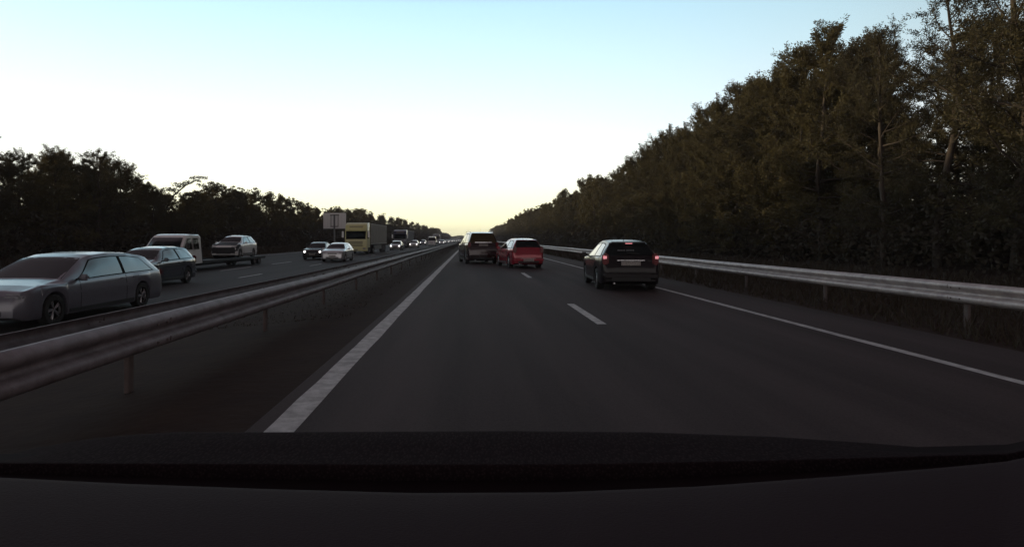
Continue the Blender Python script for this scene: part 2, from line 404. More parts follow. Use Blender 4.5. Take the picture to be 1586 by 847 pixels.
def make_car(name, label, kind, L, W, H, pm, loc, rz, rwheel=0.31, lights='off', rear_lights='off', group=None, detail=2,
             cat='car', third=False, bonnet=None, wiper=False, plate_w=.52, plate_z=None, glass=None, strip=(.74, .085)):
    P = PROFILES[kind]; hl = L / 2
    root = empty(name, loc, rz); tag(root, label, cat, group)
    glass = glass or M_GLASS
    top = [(a * hl, b * H) for a, b in P['top']]
    wb = 0.62 * L if kind != 'van' else .60 * L
    yf, yr = (0.60 if kind != 'van' else .62) * hl, None
    yf = wb / 2 + 0.02 * L; yr = yf - wb
    Ra = rwheel + 0.045
    def tz(y): return interp(top, y)
    def bz(y):
        b = H * (P['belt'][0] + (P['belt'][1] - P['belt'][0]) * (hl - y) / L)
        return min(b, tz(y) - 0.012)
    def zb(y):
        s = 0.19
        e = abs(y) / hl
        if e > .93: s += (e - .93) * 1.2
        for ya in (yf, yr):
            d = abs(y - ya)
            if d < Ra: s = max(s, rwheel + math.sqrt(Ra * Ra - d * d))
        return min(s, bz(y) - 0.05)
    def hw(y):
        e = abs(y) / hl
        k = 1.0
        if y > 0: k -= 0.05 * max(0, (e - .35) / .65) ** 2 + 0.17 * max(0, (e - .86) / .14) ** 2.2
        else: k -= (0.08 if kind == 'hatch' else .045) * max(0, (e - .4) / .6) ** 2 + (0.12 if kind == 'hatch' else .07) * max(0, (e - .90) / .10) ** 2.2
        return W / 2 * k
    def sect(y):
        w_, b, t, z0 = hw(y), bz(y), tz(y), zb(y)
        g = min(1, max(0, (t - b) / (0.34 * H)))
        wr = w_ * (0.93 - (0.31 if kind == 'hatch' else .21) * g) if kind != 'van' else w_ * (0.97 - .10 * g)
        h = b - z0
        zr = max(b + .005, t - 0.075 * (0.3 + .7 * g))
        return [(0, z0), (.6 * w_, z0), (.955 * w_, z0), (.985 * w_, z0 + .06 * h), (w_, z0 + .40 * h), (w_, z0 + .66 * h), (.985 * w_, z0 + .80 * h), (.975 * w_, z0 + .93 * h), (.95 * w_, b),
                (.935 * w_, b + .004), ((.935 * w_ + wr) / 2 + .012 * g, (b + zr) / 2), (wr, zr), (wr * .955, t - .030 * (0.3 + .7 * g)), (wr * .84, t - 0.014), (wr * .5, t + .001), (0, t + .006)]
    n0 = 26
    st = set()
    N = 46 if detail >= 2 else 26
    for k in range(N + 1): st.add(round(-hl + L * k / N, 4))
    for a, _ in top: st.add(round(a, 4))
    for ya in (yf, yr):
        for q in range(-9, 10): st.add(round(ya + Ra * math.sin(q / 9 * PI / 2), 4))
        st.add(round(ya + Ra + .002, 4)); st.add(round(ya - Ra - .002, 4))
    for e in (.95, .97, .985, .993): st.add(round(e * hl, 4)); st.add(round(-e * hl, 4))
    st = sorted(st)
    V = []; F = []
    m_ = None
    for y in st:
        s = sect(y)
        ring = [(x, y, z) for x, z in s] + [(-x, y, z) for x, z in s[-2:0:-1]]
        m_ = len(ring); V += ring
    for i in range(len(st) - 1):
        for k in range(m_):
            F.append((i * m_ + k, i * m_ + (k + 1) % m_, (i + 1) * m_ + (k + 1) % m_, (i + 1) * m_ + k))
    F.append(tuple(range(m_))); F.append(tuple((len(st) - 1) * m_ + k for k in range(m_))[::-1])
    me = bpy.data.meshes.new('body'); me.from_pydata(V, [], F); me.materials.append(pm)
    bm = bmesh.new(); bm.from_mesh(me); bmesh.ops.recalc_face_normals(bm, faces=bm.faces); bm.to_mesh(me); bm.free()
    me.polygons.foreach_set('use_smooth', [True] * len(me.polygons)); me.set_sharp_from_angle(angle=R(38))
    body = bpy.data.objects.new('body', me); COL.objects.link(body); body.parent = root
    # ---- patches lying on the body
    def patch(pname, fn, nu, nv, off, m, par=None, flip=False):
        V = [fn(u / nu, v / nv) for v in range(nv + 1) for u in range(nu + 1)]
        A = np.array(V).reshape(nv + 1, nu + 1, 3)
        du = np.gradient(A, axis=1); dv = np.gradient(A, axis=0)
        nn = np.cross(du, dv); nn /= (np.linalg.norm(nn, axis=2, keepdims=True) + 1e-9)
        # outward from body axis
        cen = np.array([0, 0, H * .45]); ref = A - cen; ref[..., 1] *= 0.3
        sg = np.sign((nn * ref).sum(axis=2).mean())
        A = A + nn * sg * off
        F = [(j * (nu + 1) + i, j * (nu + 1) + i + 1, (j + 1) * (nu + 1) + i + 1, (j + 1) * (nu + 1) + i) for j in range(nv) for i in range(nu)]
        B = A - nn * sg * (off + .01)      # skirt back into the body so the pane has an edge
        Vall = [tuple(q) for q in A.reshape(-1, 3)]
        base = len(Vall); Vall += [tuple(q) for q in B.reshape(-1, 3)]
        def idx(i, j): return j * (nu + 1) + i
        for i in range(nu):
            for j in (0, nv): F.append((idx(i, j), idx(i + 1, j), base + idx(i + 1, j), base + idx(i, j)))
        for j in range(nv):
            for i in (0, nu): F.append((idx(i, j), idx(i, j + 1), base + idx(i, j + 1), base + idx(i, j)))
        bm = bmesh.new(); vs = [bm.verts.new(q) for q in Vall]
        for f in F: bm.faces.new([vs[q] for q in f])
        used = {v for f in bm.faces for v in f.verts}
        for v in list(bm.verts):
            if v not in used: bm.verts.remove(v)
        return link_bm(pname, bm, m, par or root, smooth=True, angle=50)
    def top_fn(ya, yb, fa=0.93, fb=0.93):
        def fn(u, v):
            y = ya + (yb - ya) * v
            s = sect(y); f = (2 * u - 1) * (fa + (fb - fa) * v)
            half = s[11:]; X11 = half[0][0]; x = f * X11; ax = abs(x)
            z = half[0][1]
            for (x1, z1), (x0, z0) in zip(half, half[1:]):
                if x0 <= ax <= x1 + 1e-6:
                    z = z1 + (z0 - z1) * (x1 - ax) / (x1 - x0 + 1e-9); break
            return (x, y, z)
        return fn
    def side_fn(sd_, i0, i1, yb0, yb1, yt0, yt1, z0=0.0, z1=1.0):
        def fn(u, v):
            vv = z0 + (z1 - z0) * v
            y = (yb0 + (yb1 - yb0) * u) * (1 - vv) + (yt0 + (yt1 - yt0) * u) * vv
            s = sect(y)[i0:i1 + 1]; q = vv * (len(s) - 1); k = min(int(q), len(s) - 2); t = q - k
            return (sd_ * (s[k][0] + (s[k + 1][0] - s[k][0]) * t), y, s[k][1] + (s[k + 1][1] - s[k][1]) * t)
        return fn
    patch('windscreen', top_fn(P['ws'][0] * hl, P['ws'][1] * hl, .985, .93), 10, 8, .006, glass)
    if P['rw']:
        rwg = patch('rear_window', top_fn(P['rw'][0] * hl, P['rw'][1] * hl, .90, .95), 10, 8, .006, glass)
        if detail >= 2:
            zz = tz(P['rw'][1] * hl) + .02; yy = P['rw'][1] * hl
            boxo('wiper', (.08, yy - .015, zz + .03), (.34, .02, .014), M_BLACK, rwg, .004, ('Y', .1))
    d0, d1, d2 = [q * hl for q in P['dlo']]
    for sd_ in (-1, 1):
        if kind == 'van':
            patch('side_window', side_fn(sd_, 9, 11, d0, d2, d1, d2, .12, .86), 8, 4, .006, glass)
        else:
            mid = (d1 + d2) / 2 + .02 * L
            b2 = d2 + (-.04 * L if kind != 'sedan' else -.05 * L)
            t2 = d2 + .06 * L
            if detail >= 2:
                patch('window_surround', side_fn(sd_, 9, 11, d0 + .06, b2 - .02, d1 + .10, t2 - .03, .03, .95), 10, 4, .003, M_PILLAR)
            g1 = patch('side_window', side_fn(sd_, 9, 11, d0, mid + .06, d1 + .04, mid + .06, .08, .90), 8, 4, .006, M_SIDEGLASS)
            g2 = patch('side_window', side_fn(sd_, 9, 11, mid - .06, b2 + .05, mid - .06, t2, .08, .90), 8, 4, .006, M_SIDEGLASS)
        if detail >= 2:
            ds = [(d0 - .02 * L, (d1 + d2) / 2 + .02 * L), ((d1 + d2) / 2 + .015 * L, yr + Ra * .62)]
            if kind == 'van': ds = [(d0 - .03 * L, d2 - .02)]
            for (a, b) in ds:
                patch('door_seam', side_fn(sd_, 3, 8, a + .012, b - .012, a + .012, b - .012, .02, .99), 8, 6, .0015, M_SEAM)
                dr = patch('door', side_fn(sd_, 3, 8, a, b, a, b, .035, .985), 8, 6, .004, pm)
                s = sect(b + .16)
                boxo('handle', (sd_ * (s[7][0] + .012), b + .16, s[7][1] - .03), (.03, .15, .028), pm, dr, .01)
            patch('sill_trim', side_fn(sd_, 3, 5, yf - Ra - .05, yr + Ra + .05, yf - Ra - .05, yr + Ra + .05, .0, .16), 8, 2, .008, M_BLACK)
        for ya in (yf, yr):
            make_wheel(root, sd_ * (hw(ya) - .115), ya, rwheel, sd_)
        s = sect(d0 - .12)
        mr = boxo('mirror', (sd_ * (s[8][0] + .13), d0 - .06, s[8][1] + .07), (.20, .11, .14), pm if detail >= 2 else M_BLACK, root, .04)
        boxo('mirror_foot', (sd_ * (s[8][0] + .0), d0 - .05, s[8][1] + .03), (.14, .05, .035), M_BLACK, mr, .01)
        # lamps
        yh = hl * .955
        hx = hw(yh) * .80
        hz = tz(yh) - .075 * H / 1.45
        o = boxo('headlight', (sd_ * hx, yh - .02, hz), (.34 * W / 1.8, .20, .13 * H / 1.45), M_CLEAR, root, .045)
        if lights == 'on':
            bm = bmesh.new(); bmesh.ops.create_uvsphere(bm, u_segments=14, v_segments=8, radius=.10 if loc[1] < 80 else .13)
            e = link_bm('lamp', bm, M_HEAD, o, smooth=True); e.location = (sd_ * hx, yh + .045, hz)
        if kind != 'van':
            zt = bz(P['rw'][1] * hl)
            lo, hi = (zt - .22, zt + .10) if kind in ('hatch', 'suv') else (zt - .16, zt + .02)
            if kind == 'sedan': lo, hi = tz(-.97 * hl) - .17, tz(-.97 * hl) - .03
            yy = -.955 * hl
            o = boxo('taillight', (sd_ * (hw(yy) - .085), yy + .0, (lo + hi) / 2), (.17, .20, hi - lo), M_REDL, root, .04)
            if rear_lights == 'on':
                boxo('brake_lamp', (sd_ * (hw(yy) - .07), yy - .085, (lo + hi) / 2 + .05), (.115, .05, .12), M_BRAKE, o, .022)
        else:
            boxo('taillight', (sd_ * (hw(-hl) - .02), -hl - .01, 1.0), (.12, .05, .34), M_REDL, root, .01)
    # front: grille, bumper opening, plate
    ztop = tz(.985 * hl)
    gr = boxo('grille', (0, hl - .012, ztop - .10), (W * .38, .05, .11), M_BLACK, root, .015)
    boxo('grille_bar', (0, hl + .014, ztop - .10), (W * .36, .012, .018), M_CHROME, gr, .004)
    boxo('intake', (0, hl - .02, .34), (W * .55, .06, .13), M_BLACK, root, .02)
    boxo('number_plate', (0, hl + .012, .46 * H / 1.45), (.50, .02, .11), M_PLATE, root, .004)
    # rear: bumper, plate, strip
    pz = plate_z or .52 * H
    bm = bmesh.new()
    bx(bm, (0, -hl + .02, .42), (W * .90, .14, .20), .05, 3)
    bp = link_bm('bumper', bm, pm, root, smooth=True, angle=45)
    boxo('bumper_insert', (0, -hl - .035, .33), (W * .62, .05, .10), M_BLACK, bp, .02)
    boxo('number_plate', (0, -hl - .012 if pz > .53 else -hl - .06, pz), (plate_w, .016, .11), M_PLATE, root, .004)
    if detail >= 2:
        boxo('trim_strip', (0, -hl - .006, pz + strip[1]), (strip[0], .024, .024 if strip[1] < .1 else .045), M_CHROME, root, .006)
        boxo('tailgate_seam', (0, -hl - .001, .535), (W * .70, .006, .010), M_SEAM, root, .002)
        boxo('exhaust_pipe', (-.45, -hl + .06, .22), (.06, .2, .05), M_CHROME, root, .015)
        if kind in ('hatch', 'suv', 'estate'):
            yy = P['rw'][0] * hl
            sp = boxo('spoiler', (0, yy - .03, tz(yy) + .012), (hw(yy) * 1.16, .15, .035), M_BLACK if pm is P_BLACK else pm, root, .016, ('X', .15))
            boxo('brake_light', (0, yy - .125, tz(yy) - .012), (.20, .03, .022), M_BRAKE if third else M_REDL, sp, .008)
    # roof aerial, rails
    if kind in ('suv',) and detail >= 2:
        for sd_ in (-1, 1):
            pts = [(sd_ * hw(0) * .70, y * hl, tz(y * hl) + dz) for y, dz in ((.12, .0), (.08, .035), (-.3, .04), (-.75, .04), (-.82, .0))]
            V, F = tube_vf(pts, [.014] * 5, 8); link_mesh('roof_rail', V, F, M_CHROME, root, smooth=True)
    if detail >= 2:
        V, F = tube_vf([(0, -.45 * hl, tz(-.45 * hl)), (0, -.45 * hl - .06, tz(-.45 * hl) + .09), (0, -.45 * hl - .13, tz(-.45 * hl) + .20)], [.008, .005, .003], 6)
        link_mesh('aerial', V, F, M_BLACK, root)
    if bonnet:  # darker panels over the front end
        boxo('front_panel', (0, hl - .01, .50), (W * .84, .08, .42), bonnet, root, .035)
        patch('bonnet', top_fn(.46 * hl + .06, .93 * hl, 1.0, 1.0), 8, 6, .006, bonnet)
        patch('dark_nose', side_fn(-1, 4, 8, .995 * hl, .66 * hl, .995 * hl, .66 * hl, .05, .98), 6, 4, .006, bonnet)
        patch('dark_nose', side_fn(1, 4, 8, .995 * hl, .66 * hl, .995 * hl, .66 * hl, .05, .98), 6, 4, .006, bonnet)
    return root

P_BLACK = mat('black_paint', (0.010, 0.008, 0.010), .22, coat=.0, spec=.30, noise=(2.5, .3, (0.013, 0.010, 0.012)))
P_RED = paint('red_paint', (0.30, 0.012, 0.030), rough=.25)
P_MAROON = paint('maroon_paint', (0.020, 0.007, 0.009), rough=.22)
P_SILVER = paint('silver_paint', (0.55, 0.56, 0.58), rough=.3, metal=.6)
P_SBLUE = paint('blue_grey_paint', (0.15, 0.15, 0.18), rough=.3, metal=.3, coat=.6)
P_GREY = paint('grey_blue_paint', (0.045, 0.055, 0.075), rough=.2, metal=.2)
P_WHITE = paint('white_paint', (0.72, 0.72, 0.72), rough=.3, metal=.0)
P_DARK = mat('dark_front', (0.014, 0.014, 0.017), .6, spec=.2, noise=(6, .3, (0.02, 0.02, 0.023)))  # dark tone for the front end of the loaded white car
P_DBLUE = paint('dark_blue_paint', (0.03, 0.04, 0.08), rough=.35, metal=.1)

# --- own direction
hatch = make_car('hatchback_car', 'black five-door hatchback with red brake lights lit, in the right lane', 'hatch', 3.92, 1.68, 1.41, P_BLACK,
         (4.50, 16.35 + 1.96, RZ), R(-3.5), .30, rear_lights='on', third=True, plate_z=.76)
bm = bmesh.new()                                   # unreadable strip of lettering on its rear window
rr = random.Random(8)
for k in range(15):
    if k == 7: continue
    bx(bm, (-.30 + k * .030, 0, 0), (.019, .004, rr.uniform(.018, .030)), 0)
o = link_bm('window_sticker', bm, mat('sticker_grey', (.30, .32, .33), .6, noise=(30, .3, (.2, .2, .22))), hatch)
o.location = (-.02, -1.80, 1.115); o.rotation_euler = (R(-25), 0, 0)
make_car('hatchback_car', 'red hatchback angled to the left, close beside the tall near-black car', 'hatch', 4.05, 1.66, 1.46, P_RED,
         (2.50, 28.9 + 2.0, RZ), R(9), .31, plate_z=.40)
make_car('sport_utility_car', 'tall near-black maroon car ahead in the left lane, angled to the left', 'suv', 4.6, 1.86, 1.84, P_MAROON,
         (0.44, 34.0 + 2.25, RZ), R(8), .37, plate_z=1.08, strip=(.98, .15), glass=mat('brown_tinted_glass', (.035, .024, .008), .06, spec=.4, noise=(3, .3, (.05, .034, .012))))

# --- oncoming
OC = PI
make_car('estate_car', 'big silver blue estate car nearest on the opposite carriageway at the left edge', 'estate', 5.2, 1.86, 1.45, P_SBLUE,
         (-9.25, 11.2 + 2.6, LR), OC, .32)
make_car('hatchback_car', 'grey blue hatchback right behind the big silver estate car', 'hatch', 4.25, 1.78, 1.47, P_GREY,
         (-12.1, 20.6 + 2.1, LR), OC, .32)
make_car('saloon_car', 'silver car with pale bonnet, in front of the yellow lorry', 'hatch', 4.25, 1.80, 1.46, P_SILVER,
         (-10.4, 45.3 + 2.1, LR), OC, .32)
make_car('saloon_car', 'black car with both headlights lit, left of the silver car', 'sedan', 4.4, 1.80, 1.47, P_BLACK,
         (-13.15, 50.0 + 2.2, LR), OC, .32, lights='on')
G = 'oncoming cars queueing far down the opposite carriageway'
make_car('saloon_car', 'small silver car just behind the yellow lorry with headlights on', 'sedan', 4.3, 1.80, 1.45, P_SILVER,
         (-11.5, 92 + 2.2, LR), OC, .32, lights='on', group=G, detail=1)
make_car('hatchback_car', 'small white hatchback with headlights on, before the dark blue lorry', 'hatch', 4.2, 1.78, 1.48, P_WHITE,
         (-10.95, 116 + 2.2, LR), OC, .32, lights='on', group=G, detail=1)
make_car('hatchback_car', 'dark car with lit headlights behind the dark blue lorry, left of the white van', 'hatch', 4.2, 1.78, 1.48, P_DBLUE,
         (-13.1, 166 + 2.2, LR), OC, .32, lights='on', group=G, detail=1)
make_car('delivery_van', 'small pale van far off in the oncoming queue', 'van', 5.2, 1.95, 2.35, P_WHITE,
         (-9.6, 150 + 2.6, LR), OC, .34, detail=1, cat='van')
far = [(-9.0, 190, P_SILVER, 1), (-12.2, 205, P_DBLUE, 1), (-9.2, 238, P_WHITE, 1), (-12.4, 243, P_SILVER, 1), (-9.4, 292, P_SILVER, 1), (-12.4, 310, P_BLACK, 1),
       (-8.6, 350, P_WHITE, 1), (-12.1, 372, P_SILVER, 1), (-8.8, 425, P_SILVER, 1), (-12.2, 450, P_WHITE, 1), (-8.6, 520, P_SILVER, 1), (-12, 560, P_SILVER, 1)]
for i, (x, y, pm, on) in enumerate(far):
    make_car('saloon_car', 'tiny far-off oncoming car with lit headlights near the vanishing point', 'hatch' if i % 2 else 'sedan', 4.2, 1.78, 1.46, pm,
             (x, y + 2.2, LR), OC, .32, lights='on', group='tiny cars near the vanishing point', detail=0)

# ------------------------------------------------------------------ lorries
def make_truck(label, W, Hc, L, cabm, boxm, loc, rz, visor=True, group=None, detail=2):
    root = empty('lorry', loc, rz); tag(root, label, 'lorry', group)
    hl = L / 2; cl = 2.15; yc = hl - cl
    # cab: side profile extruded with rounded edges
    prof = [(yc, .75), (hl - .55, .75), (hl - .5, .38), (hl, .38), (hl + .02, 1.0), (hl - .02, 1.75), (hl - .16, 2.75), (hl - .42, Hc - .28), (hl - .95, Hc - .03), (yc + .1, Hc), (yc, Hc - .05)]
    bm = bmesh.new()
    for fx in (-1, -.97, -.6, 0, .6, .97, 1):
        pass
    sl = []
    for fx, ins in ((-1, .06), (-.965, .015), (-.6, 0), (.6, 0), (.965, .015), (1, .06)):
        row = []
        for (y, z) in prof:
            yy = y - (ins * 2.0 if y > hl - 1.2 else 0) ; zz = z - (ins if z > 2.5 else -ins * .3)
            row.append(bm.verts.new((fx * W / 2, yy, zz)))
        sl.append(row)
    n = len(prof)
    for a, b in zip(sl, sl[1:]):
        for k in range(n): bm.faces.new((a[k], a[(k + 1) % n], b[(k + 1) % n], b[k]))
    bm.faces.new(sl[0]); bm.faces.new(sl[-1][::-1])
    cab = link_bm('cab', bm, cabm, root, smooth=True, angle=30)
    # windscreen follows the sloped front
    def fy(z): return hl - .02 - .14 * (z - 1.75) / 1.0 if z < 2.75 else hl - .16 - .26 * (z - 2.75) / (Hc - .28 - 2.75)
    z0, z1 = 1.72, min(2.62, Hc - .75)
    V = []; F = []
    for z in (z0, (z0 + z1) / 2, z1):
        for fx in (-.45, -.3, 0, .3, .45): V.append((fx * W, fy(z) + .012 - .05 * (abs(fx) > .4), z))
    for j in range(2):
        for i in range(4): F.append((j * 5 + i, j * 5 + i + 1, (j + 1) * 5 + i + 1, (j + 1) * 5 + i))
    ws = link_mesh('windscreen', V, F, M_GLASS, root, smooth=True)
    md = ws.modifiers.new('t', 'SOLIDIFY'); md.thickness = .012
    if visor: boxo('sun_visor', (0, fy(z1) + .14, z1 + .10), (W * .92, .30, .16), cabm, root, .04, ('X', -.35))
    boxo('roof_sign', (0, fy(Hc - .45) + .01, Hc - .52), (W * .62, .05, .22), mat('roof_sign', (.45, .42, .25), .5, noise=(12, .2, (.30, .28, .18))), root, .02, ('X', .4)) if detail >= 2 else None
    for k in range(4): boxo('grille_slat', (0, hl + .03, .98 + .15 * k), (W * .62, .05, .06), M_BLACK, root, .01)
    boxo('bumper', (0, hl + .04, .56), (W * .98, .18, .34), cabm, root, .05)
    boxo('number_plate', (0, hl + .145, .52), (.52, .02, .11), M_PLATE, root, .004)
    for s in (-1, 1):
        boxo('headlight', (s * W * .39, hl + .12, .66), (.36, .06, .18), M_CLEAR, root, .025)
        V = [(s * (W / 2 + .004), yc + .55, 1.85), (s * (W / 2 + .004), hl - .28, 1.75), (s * (W / 2 + .004), hl - .42, 2.55), (s * (W / 2 + .004), yc + .55, 2.55)]
        sw = link_mesh('side_window', V, [(0, 1, 2, 3)], M_GLASS, root); sw.modifiers.new('t', 'SOLIDIFY').thickness = .01
        mr = boxo('mirror', (s * (W / 2 + .22), hl - .10, 2.25), (.22, .12, .72), cabm if not detail else P_WHITE, root, .04)
        V, F = tube_vf([(s * (W / 2 - .05), hl - .25, 2.62), (s * (W / 2 + .2), hl - .1, 2.62)], [.02, .02], 6); link_mesh('mirror_arm', V, F, M_BLACK, mr)
        for y in (hl - 1.3, hl - 1.3 - 3.6, -hl + 3.9, -hl + 2.6, -hl + 1.3):
            make_wheel(root, s * (W / 2 - .19), y, .50, s, 6, .34)
        boxo('side_skirt', (s * (W / 2 - .05), -.4, .72), (.06, L * .36, .50), mat('skirt_grey', (.16, .16, .15), .6, noise=(5, .3, (.1, .1, .1))), root, .02)
    boxo('chassis', (0, -.6, .95), (.9, L - 2.2, .26), M_BLACK, root, .02)
    # box body with vertical ribs
    y1 = yc - .55; y0 = -hl; hb = Hc - .06
    bm = bmesh.new(); bx(bm, (0, (y0 + y1) / 2, (1.15 + hb) / 2), (W, y1 - y0, hb - 1.15), .04, 2)
    bd = link_bm('box_body', bm, boxm, root, smooth=True, angle=40)
    bm = bmesh.new()
    for s in (-1, 1):
        for k in range(12):
            y = y0 + .3 + (y1 - y0 - .6) * k / 11
            bx(bm, (s * (W / 2 + .008), y, (1.2 + hb) / 2), (.02, .05, hb - 1.35), .004, 1)
        bx(bm, (s * (W / 2 + .012), (y0 + y1) / 2, 1.17), (.03, y1 - y0, .09), .008, 1)
        bx(bm, (s * (W / 2 + .012), (y0 + y1) / 2, hb - .05), (.03, y1 - y0, .07), .008, 1)
    link_bm('curtain_rail', bm, mat('curtain_rail', (.42, .41, .38), .5, noise=(5, .3, (.3, .3, .28))), bd)
    return root
P_YEL = paint('cream_yellow_paint', (0.70, 0.68, 0.33), rough=.4, metal=0, coat=.3)
P_CURT = mat('curtain_grey', (0.27, 0.25, 0.21), .75, noise=(1.2, .25, (0.20, 0.19, 0.16)), bump=(2, .3))
P_BCURT = mat('curtain_blue', (0.05, 0.055, 0.09), .7, noise=(1.2, .25, (0.04, 0.045, 0.07)))
P_GCURT = mat('curtain_pale', (0.20, 0.24, 0.30), .7, noise=(1.2, .25, (0.15, 0.18, 0.22)))
make_truck('lorry with yellow cab and grey curtain trailer beside the road sign', 2.5, 3.62, 16.0, P_YEL, P_CURT, (-12.85, 67.5 + 8, LR), OC)
make_truck('dark blue lorry further back behind the yellow lorry', 2.5, 3.5, 16.0, P_DBLUE, P_BCURT, (-13.55, 116 + 8, LR), OC)
make_truck('pale blue-grey lorry roof above the farthest queueing cars', 2.5, 3.5, 15.0, P_SBLUE, P_GCURT, (-12.6, 222 + 7.5, LR), OC, detail=0)

# ------------------------------------------------------------------ recovery truck with flatbed
def make_tow():
    cx = -15.55; yf = 29.6
    root = empty('recovery_truck', (cx, yf, LR), OC); tag(root, 'low white recovery truck with long dark flatbed, behind the grey blue hatchback', 'tow truck')
    # local: front toward +y, origin at nose
    W = 1.95; H = 2.02
    prof = [(-3.1, .45), (-.25, .40), (0, .45), (.02, .75), (-.10, .98), (-.75, 1.16), (-1.30, 1.78), (-1.55, 1.93), (-1.9, 2.0), (-2.9, 2.0), (-3.1, 1.9)]
    bm = bmesh.new(); sl = []
    for fx, ins in ((-1, .07), (-.96, .02), (-.6, 0), (.6, 0), (.96, .02), (1, .07)):
        row = []
        for (y, z) in prof:
            k = 1 - .13 * max(0, (z - 1.1) / .9)
            row.append(bm.verts.new((fx * W / 2 * k, y - (ins if y > -.4 else 0), z - (ins if z > 1.7 else 0))))
        sl.append(row)
    n = len(prof)
    for a, b in zip(sl, sl[1:]):
        for k in range(n): bm.faces.new((a[k], a[(k + 1) % n], b[(k + 1) % n], b[k]))
    bm.faces.new(sl[0]); bm.faces.new(sl[-1][::-1])
    link_bm('cab', bm, P_WHITE, root, smooth=True, angle=30)
    V = []; F = []
    for z in (1.22, 1.5, 1.80):
        y = -.75 - .55 * (z - 1.16) / .62 + .012 if z < 1.78 else -1.32
        k = 1 - .13 * (z - 1.1) / .9
        for fx in (-.44, -.25, 0, .25, .44): V.append((fx * W * k, y, z + .012))
    for j in range(2):
        for i in range(4): F.append((j * 5 + i, j * 5 + i + 1, (j + 1) * 5 + i + 1, (j + 1) * 5 + i))
    ws = link_mesh('windscreen', V, F, M_GLASS, root, smooth=True); ws.modifiers.new('t', 'SOLIDIFY').thickness = .012
    for s in (-1, 1):
        def q(y, z): return (s * (W / 2 * (1 - .13 * (z - 1.1) / .9) + .006), y, z)
        V = [q(-1.0, 1.2), q(-1.52, 1.76), q(-1.95, 1.8), q(-1.95, 1.2)]
        sw = link_mesh('side_window', V, [(0, 1, 2, 3)], M_GLASS, root); sw.modifiers.new('t', 'SOLIDIFY').thickness = .008
        V = [q(-2.15, 1.2), q(-2.15, 1.8), q(-2.75, 1.8), q(-2.75, 1.2)]
        sw = link_mesh('side_window', V, [(0, 1, 2, 3)], M_GLASS, root); sw.modifiers.new('t', 'SOLIDIFY').thickness = .008
        mr = boxo('mirror', (s * (W / 2 + .17), -1.05, 1.36), (.20, .12, .30), M_BLACK, root, .04)
        boxo('mirror_foot', (s * (W / 2 + .04), -1.08, 1.27), (.14, .05, .04), M_BLACK, mr, .01)
        boxo('headlight', (s * .72, -.02, .82), (.30, .14, .16), M_CLEAR, root, .04)
        boxo('taillight', (s * .75, -13.25, .50), (.22, .05, .10), M_REDL, root, .01)
        for y in (-.75, -11.2, -12.1): make_wheel(root, s * (W / 2 - .13), y, .28, s, 6, .22)
    boxo('bumper', (0, .02, .50), (W * .96, .16, .22), M_BLACK, root, .05)
    boxo('grille', (0, -.0, .78), (.8, .08, .14), M_BLACK, root, .02)
    boxo('number_plate', (0, .11, .50), (.5, .02, .11), M_PLATE, root, .004)
    bm = bmesh.new()
    bx(bm, (0, -8.2, .45), (W, 10.0, .08), .02, 1)
    for s in (-1, 1): bx(bm, (s * (W / 2 - .04), -8.2, .52), (.08, 10.0, .12), .02, 1)
    link_bm('flatbed', bm, mat('bed_steel', (.025, .025, .03), .6, spec=.2, noise=(4, .3, (.016, .016, .018))), root)
    boxo('chassis', (0, -7.5, .33), (.8, 10.6, .14), M_BLACK, root, .02)
    boxo('headboard', (0, -3.35, .78), (W * .9, .08, .72), M_BLACK, root, .02)
    return root
make_tow()
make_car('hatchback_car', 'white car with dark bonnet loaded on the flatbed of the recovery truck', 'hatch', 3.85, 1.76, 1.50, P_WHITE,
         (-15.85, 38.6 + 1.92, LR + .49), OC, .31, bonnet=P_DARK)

# ------------------------------------------------------------------ road sign seen from behind
def make_sign():
    X, Y = -23.9, 106.0
    z0 = LZ
    root = empty('road_sign', (X, Y, z0)); tag(root, 'large rectangular road sign seen from its grey back on one post', 'road sign')
    bm = bmesh.new(); bx(bm, (0, 0, 4.95), (4.0, .05, 2.75), .02, 1)
    p = link_bm('panel', bm, mat('sign_back', (.88, .88, .88), .5, metal=.0, noise=(3, .3, (.80, .80, .79))), root)
    bm = bmesh.new()
    for k in range(8): bx(bm, (-1.75 + .5 * k, -.035, 4.95), (.04, .03, 2.6), .006, 1)
    link_bm('stiffener', bm, mat('sign_rib', (.75, .75, .76), .5, metal=.0, noise=(3, .3, (.65, .65, .65))), p)
    bm = bmesh.new(); bx(bm, (0, -.22, 3.05), (.26, .22, 6.1), .03, 2); link_bm('post', bm, mat('sign_post', (.20, .20, .21), .5, metal=.5, noise=(3, .3, (.15, .15, .15))), root)
    boxo('bracket', (0, -.13, 5.95), (1.6, .10, .16), M_POST, root, .02)
    boxo('bracket', (0, -.13, 3.95), (1.4, .08, .12), M_POST, root, .02)
    for s in (-1, 1): boxo('strut', (s * .62, -.09, 4.95), (.08, .07, 2.1), M_POST, root, .01)
make_sign()

